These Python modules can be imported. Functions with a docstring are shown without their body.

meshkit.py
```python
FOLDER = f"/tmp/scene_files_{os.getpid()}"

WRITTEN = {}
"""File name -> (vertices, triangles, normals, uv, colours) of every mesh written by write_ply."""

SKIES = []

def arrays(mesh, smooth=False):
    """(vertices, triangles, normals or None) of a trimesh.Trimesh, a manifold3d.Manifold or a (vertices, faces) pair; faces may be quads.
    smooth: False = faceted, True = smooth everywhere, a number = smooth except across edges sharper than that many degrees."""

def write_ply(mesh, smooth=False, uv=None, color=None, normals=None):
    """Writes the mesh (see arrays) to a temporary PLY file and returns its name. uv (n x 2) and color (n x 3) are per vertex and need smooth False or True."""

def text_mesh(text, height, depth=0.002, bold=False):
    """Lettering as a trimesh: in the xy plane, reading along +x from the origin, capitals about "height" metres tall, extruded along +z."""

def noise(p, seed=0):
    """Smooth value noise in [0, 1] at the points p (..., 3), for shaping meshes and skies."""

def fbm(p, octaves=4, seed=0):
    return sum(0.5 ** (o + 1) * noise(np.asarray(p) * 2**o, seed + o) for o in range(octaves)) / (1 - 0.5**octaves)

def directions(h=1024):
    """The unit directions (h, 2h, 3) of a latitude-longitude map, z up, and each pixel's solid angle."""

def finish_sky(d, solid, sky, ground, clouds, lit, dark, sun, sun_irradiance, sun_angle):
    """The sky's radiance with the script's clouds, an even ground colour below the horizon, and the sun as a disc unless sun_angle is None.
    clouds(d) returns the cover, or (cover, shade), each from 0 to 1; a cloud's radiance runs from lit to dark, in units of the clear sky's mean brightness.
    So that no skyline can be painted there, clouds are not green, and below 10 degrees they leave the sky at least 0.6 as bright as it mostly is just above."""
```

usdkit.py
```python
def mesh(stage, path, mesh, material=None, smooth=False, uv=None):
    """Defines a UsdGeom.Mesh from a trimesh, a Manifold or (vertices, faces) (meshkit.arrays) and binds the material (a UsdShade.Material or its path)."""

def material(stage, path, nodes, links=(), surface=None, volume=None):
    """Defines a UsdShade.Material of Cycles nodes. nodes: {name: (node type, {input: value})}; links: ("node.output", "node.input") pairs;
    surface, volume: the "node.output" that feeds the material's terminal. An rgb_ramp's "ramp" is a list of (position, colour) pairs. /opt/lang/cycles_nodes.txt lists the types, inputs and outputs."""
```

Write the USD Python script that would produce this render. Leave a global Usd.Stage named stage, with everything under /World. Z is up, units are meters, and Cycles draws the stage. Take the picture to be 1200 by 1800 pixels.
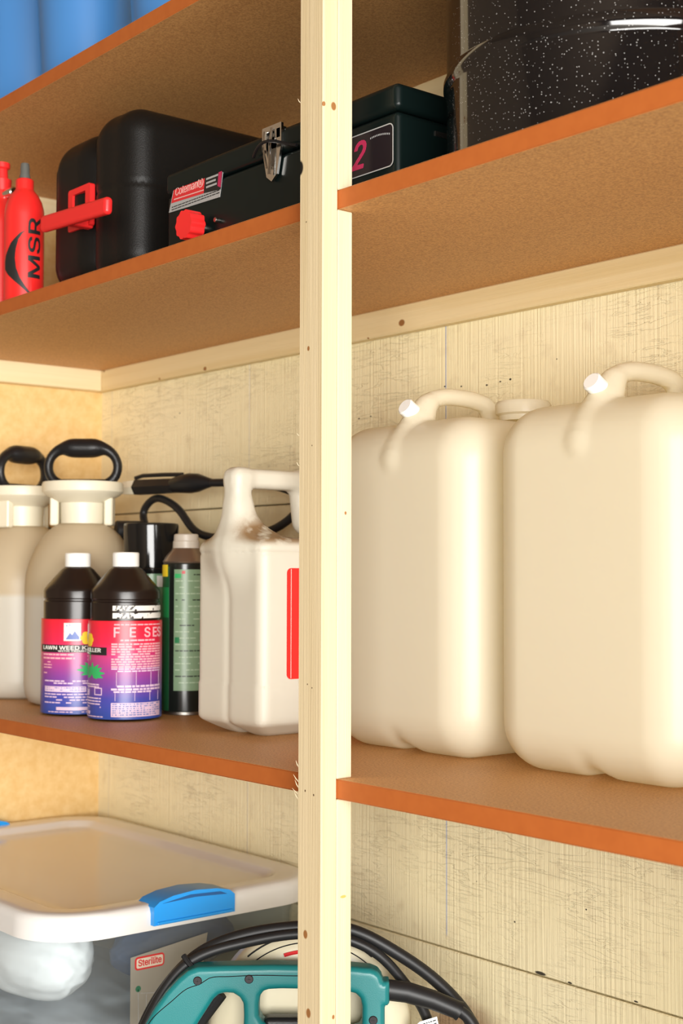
import math, random
import numpy as np, trimesh, usdkit, meshkit
import shapely.geometry as sg
from shapely import affinity
from pxr import Usd, UsdGeom, UsdLux, Gf, Sdf, UsdShade

random.seed(7)
rng = np.random.default_rng(7)
stage = Usd.Stage.CreateInMemory()
UsdGeom.SetStageUpAxis(stage, 'Z')
UsdGeom.SetStageMetersPerUnit(stage, 1.0)
UsdGeom.Xform.Define(stage, '/World')

# ------------------------------------------------------------------ camera
F_PX, YAW, PITCH, ROLL = 2452.0, .87823, .04444, .00189
EYE = np.array([2.158, -1.2406, .196])
_f = np.array([-math.sin(YAW) * math.cos(PITCH), math.cos(YAW) * math.cos(PITCH), math.sin(PITCH)])
_r = np.cross(_f, [0, 0, 1]); _r /= np.linalg.norm(_r); _u = np.cross(_r, _f)
_r, _u = math.cos(ROLL) * _r + math.sin(ROLL) * _u, -math.sin(ROLL) * _r + math.cos(ROLL) * _u
cam = UsdGeom.Camera.Define(stage, '/World/camera')
cam.CreateHorizontalApertureAttr(24.0); cam.CreateVerticalApertureAttr(36.0)
cam.CreateFocalLengthAttr(F_PX / 1200 * 24.0)
cam.CreateClippingRangeAttr(Gf.Vec2f(.05, 50))
cam.CreateFStopAttr(8.0); cam.CreateFocusDistanceAttr(1.46)
cam.CreateExposureAttr(0.0)
M = Gf.Matrix4d(*_r, 0, *_u, 0, *(-_f), 0, *EYE, 1)
cam.AddTransformOp().Set(M)

# ------------------------------------------------------------------ lights: daylight through the open garage door on the right
FLOOR, CEIL, DOOR_X, DOOR_Y0, DOOR_Y1, DOOR_TOP = -.50, 1.85, 4.0, -4.1, -.70, .92
door_light = UsdLux.RectLight.Define(stage, '/World/door_daylight')
door_light.CreateWidthAttr(DOOR_Y1 - DOOR_Y0); door_light.CreateHeightAttr(DOOR_TOP - FLOOR)
door_light.CreateIntensityAttr(21.5); door_light.CreateColorAttr(Gf.Vec3f(1.0, .975, .93))
_x = door_light.AddTransformOp()
# light points along its local -z: local z -> +x, local x -> +y, local y -> +z
_x.Set(Gf.Matrix4d(0, 1, 0, 0, 0, 0, 1, 0, 1, 0, 0, 0, DOOR_X + .10, (DOOR_Y0 + DOOR_Y1) / 2, (DOOR_TOP + FLOOR) / 2, 1))
dome = UsdLux.DomeLight.Define(stage, '/World/sky')
dome.CreateIntensityAttr(.6); dome.CreateColorAttr(Gf.Vec3f(.80, .90, 1.0))

# ------------------------------------------------------------------ scene-graph helpers
_used = {}
def numbered(path):
    n = _used.get(path, -1) + 1
    _used[path] = n
    return path if n == 0 else f'{path}_{n:03d}'

def setdata(prim, **kw):
    for k, v in kw.items():
        if v: prim.SetCustomDataByKey(k, v)

def thing(name, label, cat, loc=(0, 0, 0), rotz=0, group=None, kind=None):
    x = UsdGeom.Xform.Define(stage, numbered('/World/' + name))
    x.AddTranslateOp().Set(Gf.Vec3d(*map(float, loc)))
    if rotz: x.AddRotateZOp().Set(float(rotz))
    setdata(x.GetPrim(), label=label, category=cat, group=group, kind=kind)
    return x.GetPrim()

def part(parent, name, mesh, mat, smooth=35, label=None, kind=None):
    p = usdkit.mesh(stage, numbered(f'{parent.GetPath()}/{name}'), mesh, mat, smooth=smooth).GetPrim()
    setdata(p, label=label, kind=kind)
    return p

def solo(name, mesh, mat, label, cat, smooth=35, group=None, kind=None):
    p = usdkit.mesh(stage, numbered('/World/' + name), mesh, mat, smooth=smooth).GetPrim()
    setdata(p, label=label, category=cat, group=group, kind=kind)
    return p

def copy_of(src, name, label, loc, rotz=0):
    d = src.GetCustomData()
    x = thing(name, label, d['category'], loc, rotz, d.get('group'))
    x.GetReferences().AddInternalReference(src.GetPath())
    x.SetInstanceable(True)
    return x

# ------------------------------------------------------------------ mesh helpers
cat_ = trimesh.util.concatenate
def box(x0, x1, y0, y1, z0, z1, c=0.0):
    if c <= 0:
        b = trimesh.creation.box([x1 - x0, y1 - y0, z1 - z0]); b.apply_translation([(x0 + x1) / 2, (y0 + y1) / 2, (z0 + z1) / 2]); return b
    pts = []
    for x, sx in ((x0, 1), (x1, -1)):
        for y, sy in ((y0, 1), (y1, -1)):
            for z, sz in ((z0, 1), (z1, -1)):
                pts += [(x + sx * c, y + sy * c, z), (x + sx * c, y, z + sz * c), (x, y + sy * c, z + sz * c)]
    return trimesh.convex.convex_hull(np.array(pts))

def rbox(x0, x1, y0, y1, z0, z1, r, sub=2):
    s = trimesh.creation.icosphere(sub, r)
    pts = [s.vertices + [x, y, z] for x in (x0 + r, x1 - r) for y in (y0 + r, y1 - r) for z in (z0 + r, z1 - r)]
    return trimesh.convex.convex_hull(np.vstack(pts))

def lathe(prof, n=48, loc=(0, 0, 0)):
    prof = np.array(prof, float)
    m = trimesh.creation.revolve(prof, sections=n)
    m.apply_translation(loc)
    return m

def spline(pts, n=60):
    from scipy.interpolate import CubicSpline
    pts = np.array(pts, float)
    t = np.r_[0, np.cumsum(np.linalg.norm(np.diff(pts, axis=0), axis=1))]
    return CubicSpline(t, pts)(np.linspace(0, t[-1], n))

def tube(pts, r, n=14, smooth=None):
    p = spline(pts, smooth) if smooth else np.array(pts, float)
    r = np.broadcast_to(r, len(p)) if np.ndim(r) == 0 else np.interp(np.linspace(0, 1, len(p)), np.linspace(0, 1, len(r)), r)
    t = np.gradient(p, axis=0); t /= np.linalg.norm(t, axis=1)[:, None]
    a = np.cross(t[0], [0, 0, 1.0]);
    if np.linalg.norm(a) < .1: a = np.cross(t[0], [1.0, 0, 0])
    a /= np.linalg.norm(a); A = []
    for i in range(len(p)):
        a = a - t[i] * (a @ t[i]); a /= np.linalg.norm(a); A.append(a)
    A = np.array(A); B = np.cross(t, A)
    th = np.linspace(0, 2 * np.pi, n, endpoint=False)
    v = (p[:, None] + r[:, None, None] * (A[:, None] * np.cos(th)[None, :, None] + B[:, None] * np.sin(th)[None, :, None])).reshape(-1, 3)
    f = []
    for i in range(len(p) - 1):
        for j in range(n):
            q = [i * n + j, i * n + (j + 1) % n, (i + 1) * n + (j + 1) % n, (i + 1) * n + j]
            f += [[q[0], q[1], q[2]], [q[0], q[2], q[3]]]
    v = np.vstack([v, p[0], p[-1]]); k = len(v)
    for j in range(n):
        f += [[k - 2, (j + 1) % n, j], [k - 1, (len(p) - 1) * n + j, (len(p) - 1) * n + (j + 1) % n]]
    return trimesh.Trimesh(v, f, process=False)

def cyl(a, b, r, n=24, bevel=.15):
    """A cylinder from a to b with bevelled rims."""
    a, b = np.array(a, float), np.array(b, float); h = np.linalg.norm(b - a); c = min(r, h / 2) * bevel
    m = lathe([(0, 0), (r - c, 0), (r, c), (r, h - c), (r - c, h), (0, h)], n)
    m.apply_transform(trimesh.geometry.align_vectors([0, 0, 1], (b - a) / h)); m.apply_translation(a)
    return m

def prism(poly, depth):
    if isinstance(poly, (list, tuple)): poly = sg.Polygon(poly)
    polys = poly.geoms if hasattr(poly, 'geoms') else [poly]
    return cat_([trimesh.creation.extrude_polygon(p, depth) for p in polys if p.area > 0])

def rrect(x0, y0, x1, y1, r, q=6):
    return sg.box(x0 + r, y0 + r, x1 - r, y1 - r).buffer(r, quad_segs=q)

FRONT = np.array([[1, 0, 0, 0], [0, 0, -1, 0], [0, 1, 0, 0], [0, 0, 0, 1.0]])   # plane seen from -y: u=+x, v=+z, n=-y
SIDE = np.array([[0, 0, 1, 0], [1, 0, 0, 0], [0, 1, 0, 0], [0, 0, 0, 1.0]])     # plane seen from +x: u=+y, v=+z, n=+x
def place(m, frame, o):
    m = m.copy(); T = frame.copy(); T[:3, 3] = o; m.apply_transform(T); return m

def text(s, h, depth=.0003, bold=False, center=False, width=None, italic=0):
    m = meshkit.text_mesh(s, h, depth, bold)
    if width: m.apply_scale([width / (m.bounds[1, 0] - m.bounds[0, 0]), 1, 1])
    if italic: m.vertices[:, 0] += italic * m.vertices[:, 1]
    if center: m.apply_translation([-(m.bounds[0, 0] + m.bounds[1, 0]) / 2, 0, 0])
    return m

def wrap(m, R, phi0, edge=.005):
    """Wraps a flat mesh (u, v, thickness) around a vertical cylinder of radius R; u = 0 faces phi0."""
    v, f = trimesh.remesh.subdivide_to_size(m.vertices, m.faces, edge, max_iter=12)
    ph = phi0 + v[:, 0] / R; rr = R + v[:, 2]
    return trimesh.Trimesh(np.stack([rr * np.cos(ph), rr * np.sin(ph), v[:, 1]], 1), f, process=True)

# ---- signed distances and a surface-nets mesher
def s_rbox(p, c, half, r):
    q = np.abs(p - c) - (np.array(half) - r)
    return np.linalg.norm(np.maximum(q, 0), axis=-1) + np.minimum(q.max(-1), 0) - r
def s_cap(p, a, b, ra, rb=None):
    rb = ra if rb is None else rb
    a, b = np.array(a, float), np.array(b, float); d = b - a
    t = np.clip(((p - a) @ d) / (d @ d), 0, 1)
    return np.linalg.norm(p - a - t[..., None] * d, axis=-1) - (ra + (rb - ra) * t)
def s_chain(p, pts, rs, k=.004):
    d = None
    for i in range(len(pts) - 1):
        e = s_cap(p, pts[i], pts[i + 1], rs[i], rs[i + 1]); d = e if d is None else smin(d, e, k)
    return d
def s_tube(p, pts, rs, n=22):
    q = spline(pts, n); t = np.r_[0, np.cumsum(np.linalg.norm(np.diff(np.array(pts, float), axis=0), axis=1))]; t /= t[-1]
    from scipy.interpolate import PchipInterpolator
    return s_chain(p, q, PchipInterpolator(t, rs)(np.linspace(0, 1, n)), .0008)
def smin(a, b, k):
    h = np.clip(.5 + .5 * (b - a) / k, 0, 1)
    return b * (1 - h) + a * h - k * h * (1 - h)
def smax(a, b, k): return -smin(-a, -b, k)

def nets(fn, lo, hi, h, polish=3):
    lo, hi = np.array(lo, float), np.array(hi, float)
    n = np.ceil((hi - lo) / h).astype(int) + 1
    ax = [lo[i] + h * np.arange(n[i]) for i in range(3)]
    G = np.stack(np.meshgrid(*ax, indexing='ij'), -1)
    D = fn(G)
    S = D < 0
    off = [(i, j, k) for i in (0, 1) for j in (0, 1) for k in (0, 1)]
    sl = lambda o: tuple(slice(o[i], n[i] - 1 + o[i]) for i in range(3))
    cnt = sum(S[sl(o)].astype(int) for o in off)
    act = (cnt > 0) & (cnt < 8)
    acc = np.zeros(act.shape + (3,)); num = np.zeros(act.shape)
    for a in off:
        for i in range(3):
            if a[i]: continue
            b = list(a); b[i] = 1; b = tuple(b)
            da, db = D[sl(a)], D[sl(b)]
            cr = (da < 0) != (db < 0)
            t = np.where(cr, da / np.where(cr, da - db, 1), 0)
            P = np.array(a, float) + t[..., None] * (np.array(b) - np.array(a))
            acc += np.where(cr[..., None], P, 0); num += cr
    ids = -np.ones(act.shape, int); ids[act] = np.arange(act.sum())
    cell = np.argwhere(act)
    V = lo + h * (cell + acc[act] / num[act][:, None])
    faces = []
    for i in range(3):
        j, k = (i + 1) % 3, (i + 2) % 3
        a = [slice(None)] * 3; b = [slice(None)] * 3
        a[i] = slice(0, n[i] - 1); b[i] = slice(1, n[i])
        ch = S[tuple(a)] != S[tuple(b)]
        e = np.argwhere(ch)
        e = e[(e[:, j] > 0) & (e[:, k] > 0) & (e[:, j] < n[j] - 1) & (e[:, k] < n[k] - 1)]
        ej, ek = np.zeros(3, int), np.zeros(3, int); ej[j] = 1; ek[k] = 1
        q = [ids[tuple((e - d).T)] for d in (ej + ek, ek, 0 * ej, ej)]
        q = np.stack(q, 1)
        inside = S[tuple(e.T)]
        q = np.where(inside[:, None], q, q[:, ::-1])
        faces.append(q)
    Q = np.vstack(faces)
    for _ in range(polish):
        d = fn(V); e = h * .05; g = np.stack([fn(V + np.eye(3)[i] * e) - fn(V - np.eye(3)[i] * e) for i in range(3)], -1) / (2 * e)
        V = V - np.clip(d, -h * .5, h * .5)[:, None] * g / np.maximum((g ** 2).sum(-1), .25)[:, None]
    T = np.vstack([Q[:, [0, 1, 2]], Q[:, [0, 2, 3]]])
    return trimesh.Trimesh(V, T, process=False)

# ------------------------------------------------------------------ materials
LOOKS = '/World/Looks/'
UsdGeom.Scope.Define(stage, '/World/Looks')
def mat(name, nodes, links, surface): return usdkit.material(stage, LOOKS + name, nodes, links, surface=surface)

def plain(name, color, rough=.5, bump=0, bscale=300, **kw):
    n = {'p': ('principled_bsdf', {'base_color': color, 'roughness': rough, **kw})}; l = []
    if bump:
        n['t'] = ('texture_coordinate', {}); n['n'] = ('noise_texture', {'scale': bscale, 'detail': 3}); n['b'] = ('bump', {'strength': bump, 'distance': .001})
        l = [('t.object', 'n.vector'), ('n.fac', 'b.height'), ('b.normal', 'p.normal')]
    return mat(name, n, l, 'p.BSDF')

def mottled(name, c1, c2, scale, rough=.6, bump=.2, stretch=(1, 1, 1), dist=.001, lo=.35, hi=.65, detail=5, **kw):
    return mat(name, {'g': ('geometry', {}), 'm': ('mapping', {'scale': stretch}), 'n': ('noise_texture', {'scale': scale, 'detail': detail, 'roughness': .65}),
                      'r': ('rgb_ramp', {'ramp': [(lo, c1), (hi, c2)]}), 'b': ('bump', {'strength': bump, 'distance': dist}), 'p': ('principled_bsdf', {'roughness': rough, **kw})},
               [('g.position', 'm.vector'), ('m.vector', 'n.vector'), ('n.fac', 'r.fac'), ('r.color', 'p.base_color'), ('n.fac', 'b.height'), ('b.normal', 'p.normal')], 'p.BSDF')

def wood(name, grain, c1, c2, knots=(), knot_color=(.30, .13, .04), rough=.6):
    """Pine: grain along axis 0/1/2; knots: (x, y, z, radius)."""
    st = [260, 260, 260]; st[grain] = 5
    fine = [900, 900, 900]; fine[grain] = 12
    n = {'g': ('geometry', {}), 'm': ('mapping', {'scale': st}), 'n': ('noise_texture', {'scale': .25, 'detail': 4, 'distortion': .6}),
         'm2': ('mapping', {'scale': fine}), 'n2': ('noise_texture', {'scale': .5, 'detail': 2}),
         'r': ('rgb_ramp', {'ramp': [(.3, c2), (.55, c1), (.8, c1)]}), 'b': ('bump', {'strength': .35, 'distance': .001}),
         'p': ('principled_bsdf', {'roughness': rough, 'specular_ior_level': .25})}
    l = [('g.position', 'm.vector'), ('m.vector', 'n.vector'), ('n.fac', 'r.fac'), ('g.position', 'm2.vector'), ('m2.vector', 'n2.vector'), ('n2.fac', 'b.height'), ('b.normal', 'p.normal')]
    last = 'r.color'
    for i, (x, y, z, r, *el) in enumerate(knots):
        r *= .62
        s = np.array([1 / r] * 3); s[grain] *= (el[0] if el else .75)
        c = el[1] if len(el) > 1 else knot_color
        n[f'km{i}'] = ('mapping', {'scale': s, 'location': -np.array([x, y, z]) * s}); n[f'kg{i}'] = ('gradient_texture', {'gradient_type': 'spherical'})
        n[f'kr{i}'] = ('map_range', {'from_min': .05, 'from_max': .3, 'clamp': True}); n[f'kx{i}'] = ('mix_color', {'b': c})
        l += [('g.position', f'km{i}.vector'), (f'km{i}.vector', f'kg{i}.vector'), (f'kg{i}.fac', f'kr{i}.value'), (f'kr{i}.result', f'kx{i}.fac'), (last, f'kx{i}.a')]
        last = f'kx{i}.result'
    l.append((last, 'p.base_color'))
    return mat(name, n, l, 'p.BSDF')

def milky(name, color, trans=.4, rough=.35, tcolor=None, clear=0.0):
    """Translucent moulded polythene."""
    n = {'p': ('principled_bsdf', {'base_color': color, 'roughness': rough, 'specular_ior_level': .4}), 't': ('translucent_bsdf', {'color': tcolor or color}), 'x': ('mix_closure', {'fac': trans})}
    l = [('p.BSDF', 'x.closure1'), ('t.BSDF', 'x.closure2')]; out = 'x.closure'
    if clear:
        n['c'] = ('transparent_bsdf', {}); n['y'] = ('mix_closure', {'fac': clear}); l += [(out, 'y.closure1'), ('c.BSDF', 'y.closure2')]; out = 'y.closure'
    return mat(name, n, l, out)

PINE1, PINE2 = (.78, .63, .36), (.72, .56, .29)
M_cleat = wood('pine_cleat', 0, PINE1, PINE2, [(.803, -.014, .527, .0085), (.343, -.014, .518, .006), (.21, -.014, .516, .004), (.03, -.014, .549, .004), (.735, -.014, .515, .003)])
M_cleat_side = wood('pine_cleat_side', 1, (.84, .70, .44), (.78, .62, .36))
POST_X1, POST_X0, SHF = 1.122, 1.085, -.386
FY = SHF - .019
DK = (.10, .06, .03)
M_post = wood('pine_post', 2, (.635, .515, .32), (.55, .43, .245),
              [(1.1215, FY + .001, .651, .0035), (1.122, FY + .013, .651, .006), (1.10, FY, .415, .0035), (1.098, FY, -.148, .006), (1.103, FY, -.221, .0065),
               (1.122, SHF - .004, -.223, .003), (POST_X0 + .0002, FY, .5955, .011, .75, (.012, .010, .008)), (1.097, FY, -.012, .0018, .8, DK), (1.110, FY, -.0145, .0018, .8, DK), (1.1, FY, .09, .0013, .8, DK), (1.107, FY, .087, .0013, .8, DK),
               (1.096, FY, .54, .0013, .8, DK), (1.106, FY, .32, .0012, .8, DK)])
M_spacer = wood('pine_spacer', 2, (.64, .53, .36), (.60, .485, .315), [(1.122, SHF + .008, -.112, .007, 2.5, (.62, .38, .10)), (1.122, SHF + .010, .255, .0025)])
M_board = mottled('particle_board', (.44, .200, .062), (.69, .365, .130), 420, rough=.55, bump=.12, lo=.32, hi=.62, detail=3)
M_edge = mottled('sawn_board_edge', (.40, .098, .014), (.43, .110, .017), 60, rough=.6, bump=.1)
M_panel = mottled('wall_particle_panel', (.70, .45, .17), (.78, .55, .25), 60, rough=.6, bump=.06)
M_concrete = mottled('concrete', (.22, .20, .17), (.30, .275, .24), 12, rough=.85, bump=.2)
M_plaster = plain('bare_boards', (.16, .115, .075), .9)
M_black = plain('black_plastic', (.010, .010, .011), .38, bump=.15, bscale=500, specular_ior_level=.35)
M_rubber = plain('black_rubber', (.012, .012, .013), .45, specular_ior_level=.4)
M_case = plain('case_plastic', (.007, .0062, .0055), .42, bump=.25, bscale=700, specular_ior_level=.22)
M_red = plain('red_plastic', (.80, .022, .022), .35)
M_redpaint = plain('red_paint', (.74, .02, .018), .28, coat_weight=.4)
M_chrome = plain('chrome', (.80, .78, .74), .16, metallic=1.0)
M_steel = plain('grey_metal', (.36, .34, .31), .35, metallic=1.0)
M_green = plain('stove_paint', (.003, .0075, .007), .34, specular_ior_level=.25)
M_white = plain('white_plastic', (.86, .85, .81), .35)
M_offwhite = plain('print_white', (.78, .76, .70), .5)
M_inkblack = plain('print_black', (.012, .012, .012), .45)
M_inkred = plain('print_red', (.62, .025, .03), .4)
M_inkpink = plain('print_crimson', (.45, .02, .08), .4)
M_inkgrey = plain('print_grey', (.36, .36, .35), .5)
M_inkgreen = plain('print_green', (.03, .42, .12), .45)
M_inkyellow = plain('print_yellow', (.86, .62, .02), .45)
M_inkblue = plain('print_blue', (.12, .18, .46), .45)
M_inklilac = plain('print_lilac', (.72, .52, .66), .45)
M_inkrose = plain('print_rose', (.84, .42, .46), .45)
M_brown = plain('brown_bottle', (.014, .008, .006), .27, specular_ior_level=.4)
M_blue = plain('blue_plastic', (.055, .19, .45), .28)
M_teal = plain('teal_plastic', (.008, .165, .170), .38, bump=.1, bscale=900)
M_guard = plain('cream_guard', (.62, .56, .40), .32)
M_latch = plain('blue_latch', (.012, .30, .80), .32)
M_lid = plain('white_lid', (.74, .72, .69), .13, specular_ior_level=.7)
M_jug = milky('jug_polythene', (.87, .81, .64), .42, .33, (.93, .86, .64))
M_gallon = milky('gallon_polythene', (.82, .765, .65), .25, .42, (.86, .76, .58))
M_collar = plain('cream_plastic', (.76, .70, .54), .42)
M_dirt = mottled('jug_dirt', (.34, .20, .09), (.68, .54, .36), 120, rough=.8, bump=.3)
M_label_red = plain('label_red', (.80, .03, .025), .35)

# sprayer tanks: clouded polythene, paler where the tank holds liquid
M_tank = mat('tank_polythene', {'t': ('texture_coordinate', {}), 's': ('separate_xyz', {}), 'r': ('map_range', {'from_min': .158, 'from_max': .166, 'clamp': True}),
      'x': ('mix_color', {'a': (.74, .70, .60), 'b': (.66, .54, .36)}), 'p': ('principled_bsdf', {'roughness': .4}), 'd': ('translucent_bsdf', {}), 'm': ('mix_closure', {'fac': .3})},
      [('t.object', 's.vector'), ('s.z', 'r.value'), ('r.result', 'x.fac'), ('x.result', 'p.base_color'), ('x.result', 'd.color'), ('p.BSDF', 'm.closure1'), ('d.BSDF', 'm.closure2')], 'm.closure')
# printed label: red over magenta to blue
M_label = mat('label_print', {'t': ('texture_coordinate', {}), 's': ('separate_xyz', {}), 'r': ('map_range', {'from_min': 0.0, 'from_max': .135, 'clamp': True}),
      'c': ('rgb_ramp', {'ramp': [(0, (.03, .08, .36)), (.22, (.06, .06, .34)), (.42, (.24, .05, .28)), (.62, (.52, .05, .20)), (.76, (.70, .02, .07)), (1, (.74, .015, .03))]}),
      'p': ('principled_bsdf', {'roughness': .33})}, [('t.object', 's.vector'), ('s.z', 'r.value'), ('r.result', 'c.fac'), ('c.color', 'p.base_color')], 'p.BSDF')
# black enamel with white flecks
def _speck(name):
    n = {'t': ('texture_coordinate', {}), 'p': ('principled_bsdf', {'roughness': .07, 'specular_ior_level': .6}), 'c': ('mix_color', {'a': (.006, .005, .005), 'b': (.74, .72, .70)}),
         'mx': ('math', {'math_type': 'maximum'})}
    l = [('c.result', 'p.base_color')]
    for i, (sc, th, dens) in enumerate(((520, .20, .72), (150, .10, .82))):
        n[f'v{i}'] = ('voronoi_texture', {'scale': sc, 'feature': 'f1'}); n[f'l{i}'] = ('map_range', {'from_min': th, 'from_max': th - .10, 'clamp': True})
        n[f's{i}'] = ('separate_color', {}); n[f'g{i}'] = ('math', {'math_type': 'greater_than', 'value2': dens}); n[f'k{i}'] = ('math', {'math_type': 'multiply'})
        l += [('t.object', f'v{i}.vector'), (f'v{i}.distance', f'l{i}.value'), (f'v{i}.color', f's{i}.color'), (f's{i}.r', f'g{i}.value1'), (f'l{i}.result', f'k{i}.value1'), (f'g{i}.value', f'k{i}.value2')]
    l += [('k0.value', 'mx.value1'), ('k1.value', 'mx.value2'), ('mx.value', 'c.fac')]
    return mat(name, n, l, 'p.BSDF')
M_speck = _speck('speckled_enamel')
# clear storage tub
M_tub = mat('tub_clear', {'c': ('transparent_bsdf', {'color': (.93, .955, .965)}), 'g': ('glossy_bsdf', {'roughness': .12, 'color': (.9, .9, .9)}), 'd': ('diffuse_bsdf', {'color': (.72, .75, .76)}), 'w': ('layer_weight', {'blend': .5}), 'f': ('math', {'math_type': 'power', 'value2': 5.0}), 'f2': ('math', {'math_type': 'multiply_add', 'value2': .35, 'value3': .025}),
      'a': ('mix_closure', {'fac': .05}), 'b': ('mix_closure', {})}, [('c.BSDF', 'a.closure1'), ('d.BSDF', 'a.closure2'), ('a.closure', 'b.closure1'), ('g.BSDF', 'b.closure2'), ('w.facing', 'f.value1'), ('f.value', 'f2.value1'), ('f2.value', 'b.fac')], 'b.closure')
M_bag = plain('bag_film', (.90, .90, .89), .5)
M_navy = plain('navy_cloth', (.02, .045, .10), .9)
M_greycloth = plain('grey_cloth', (.30, .32, .34), .9)

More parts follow.
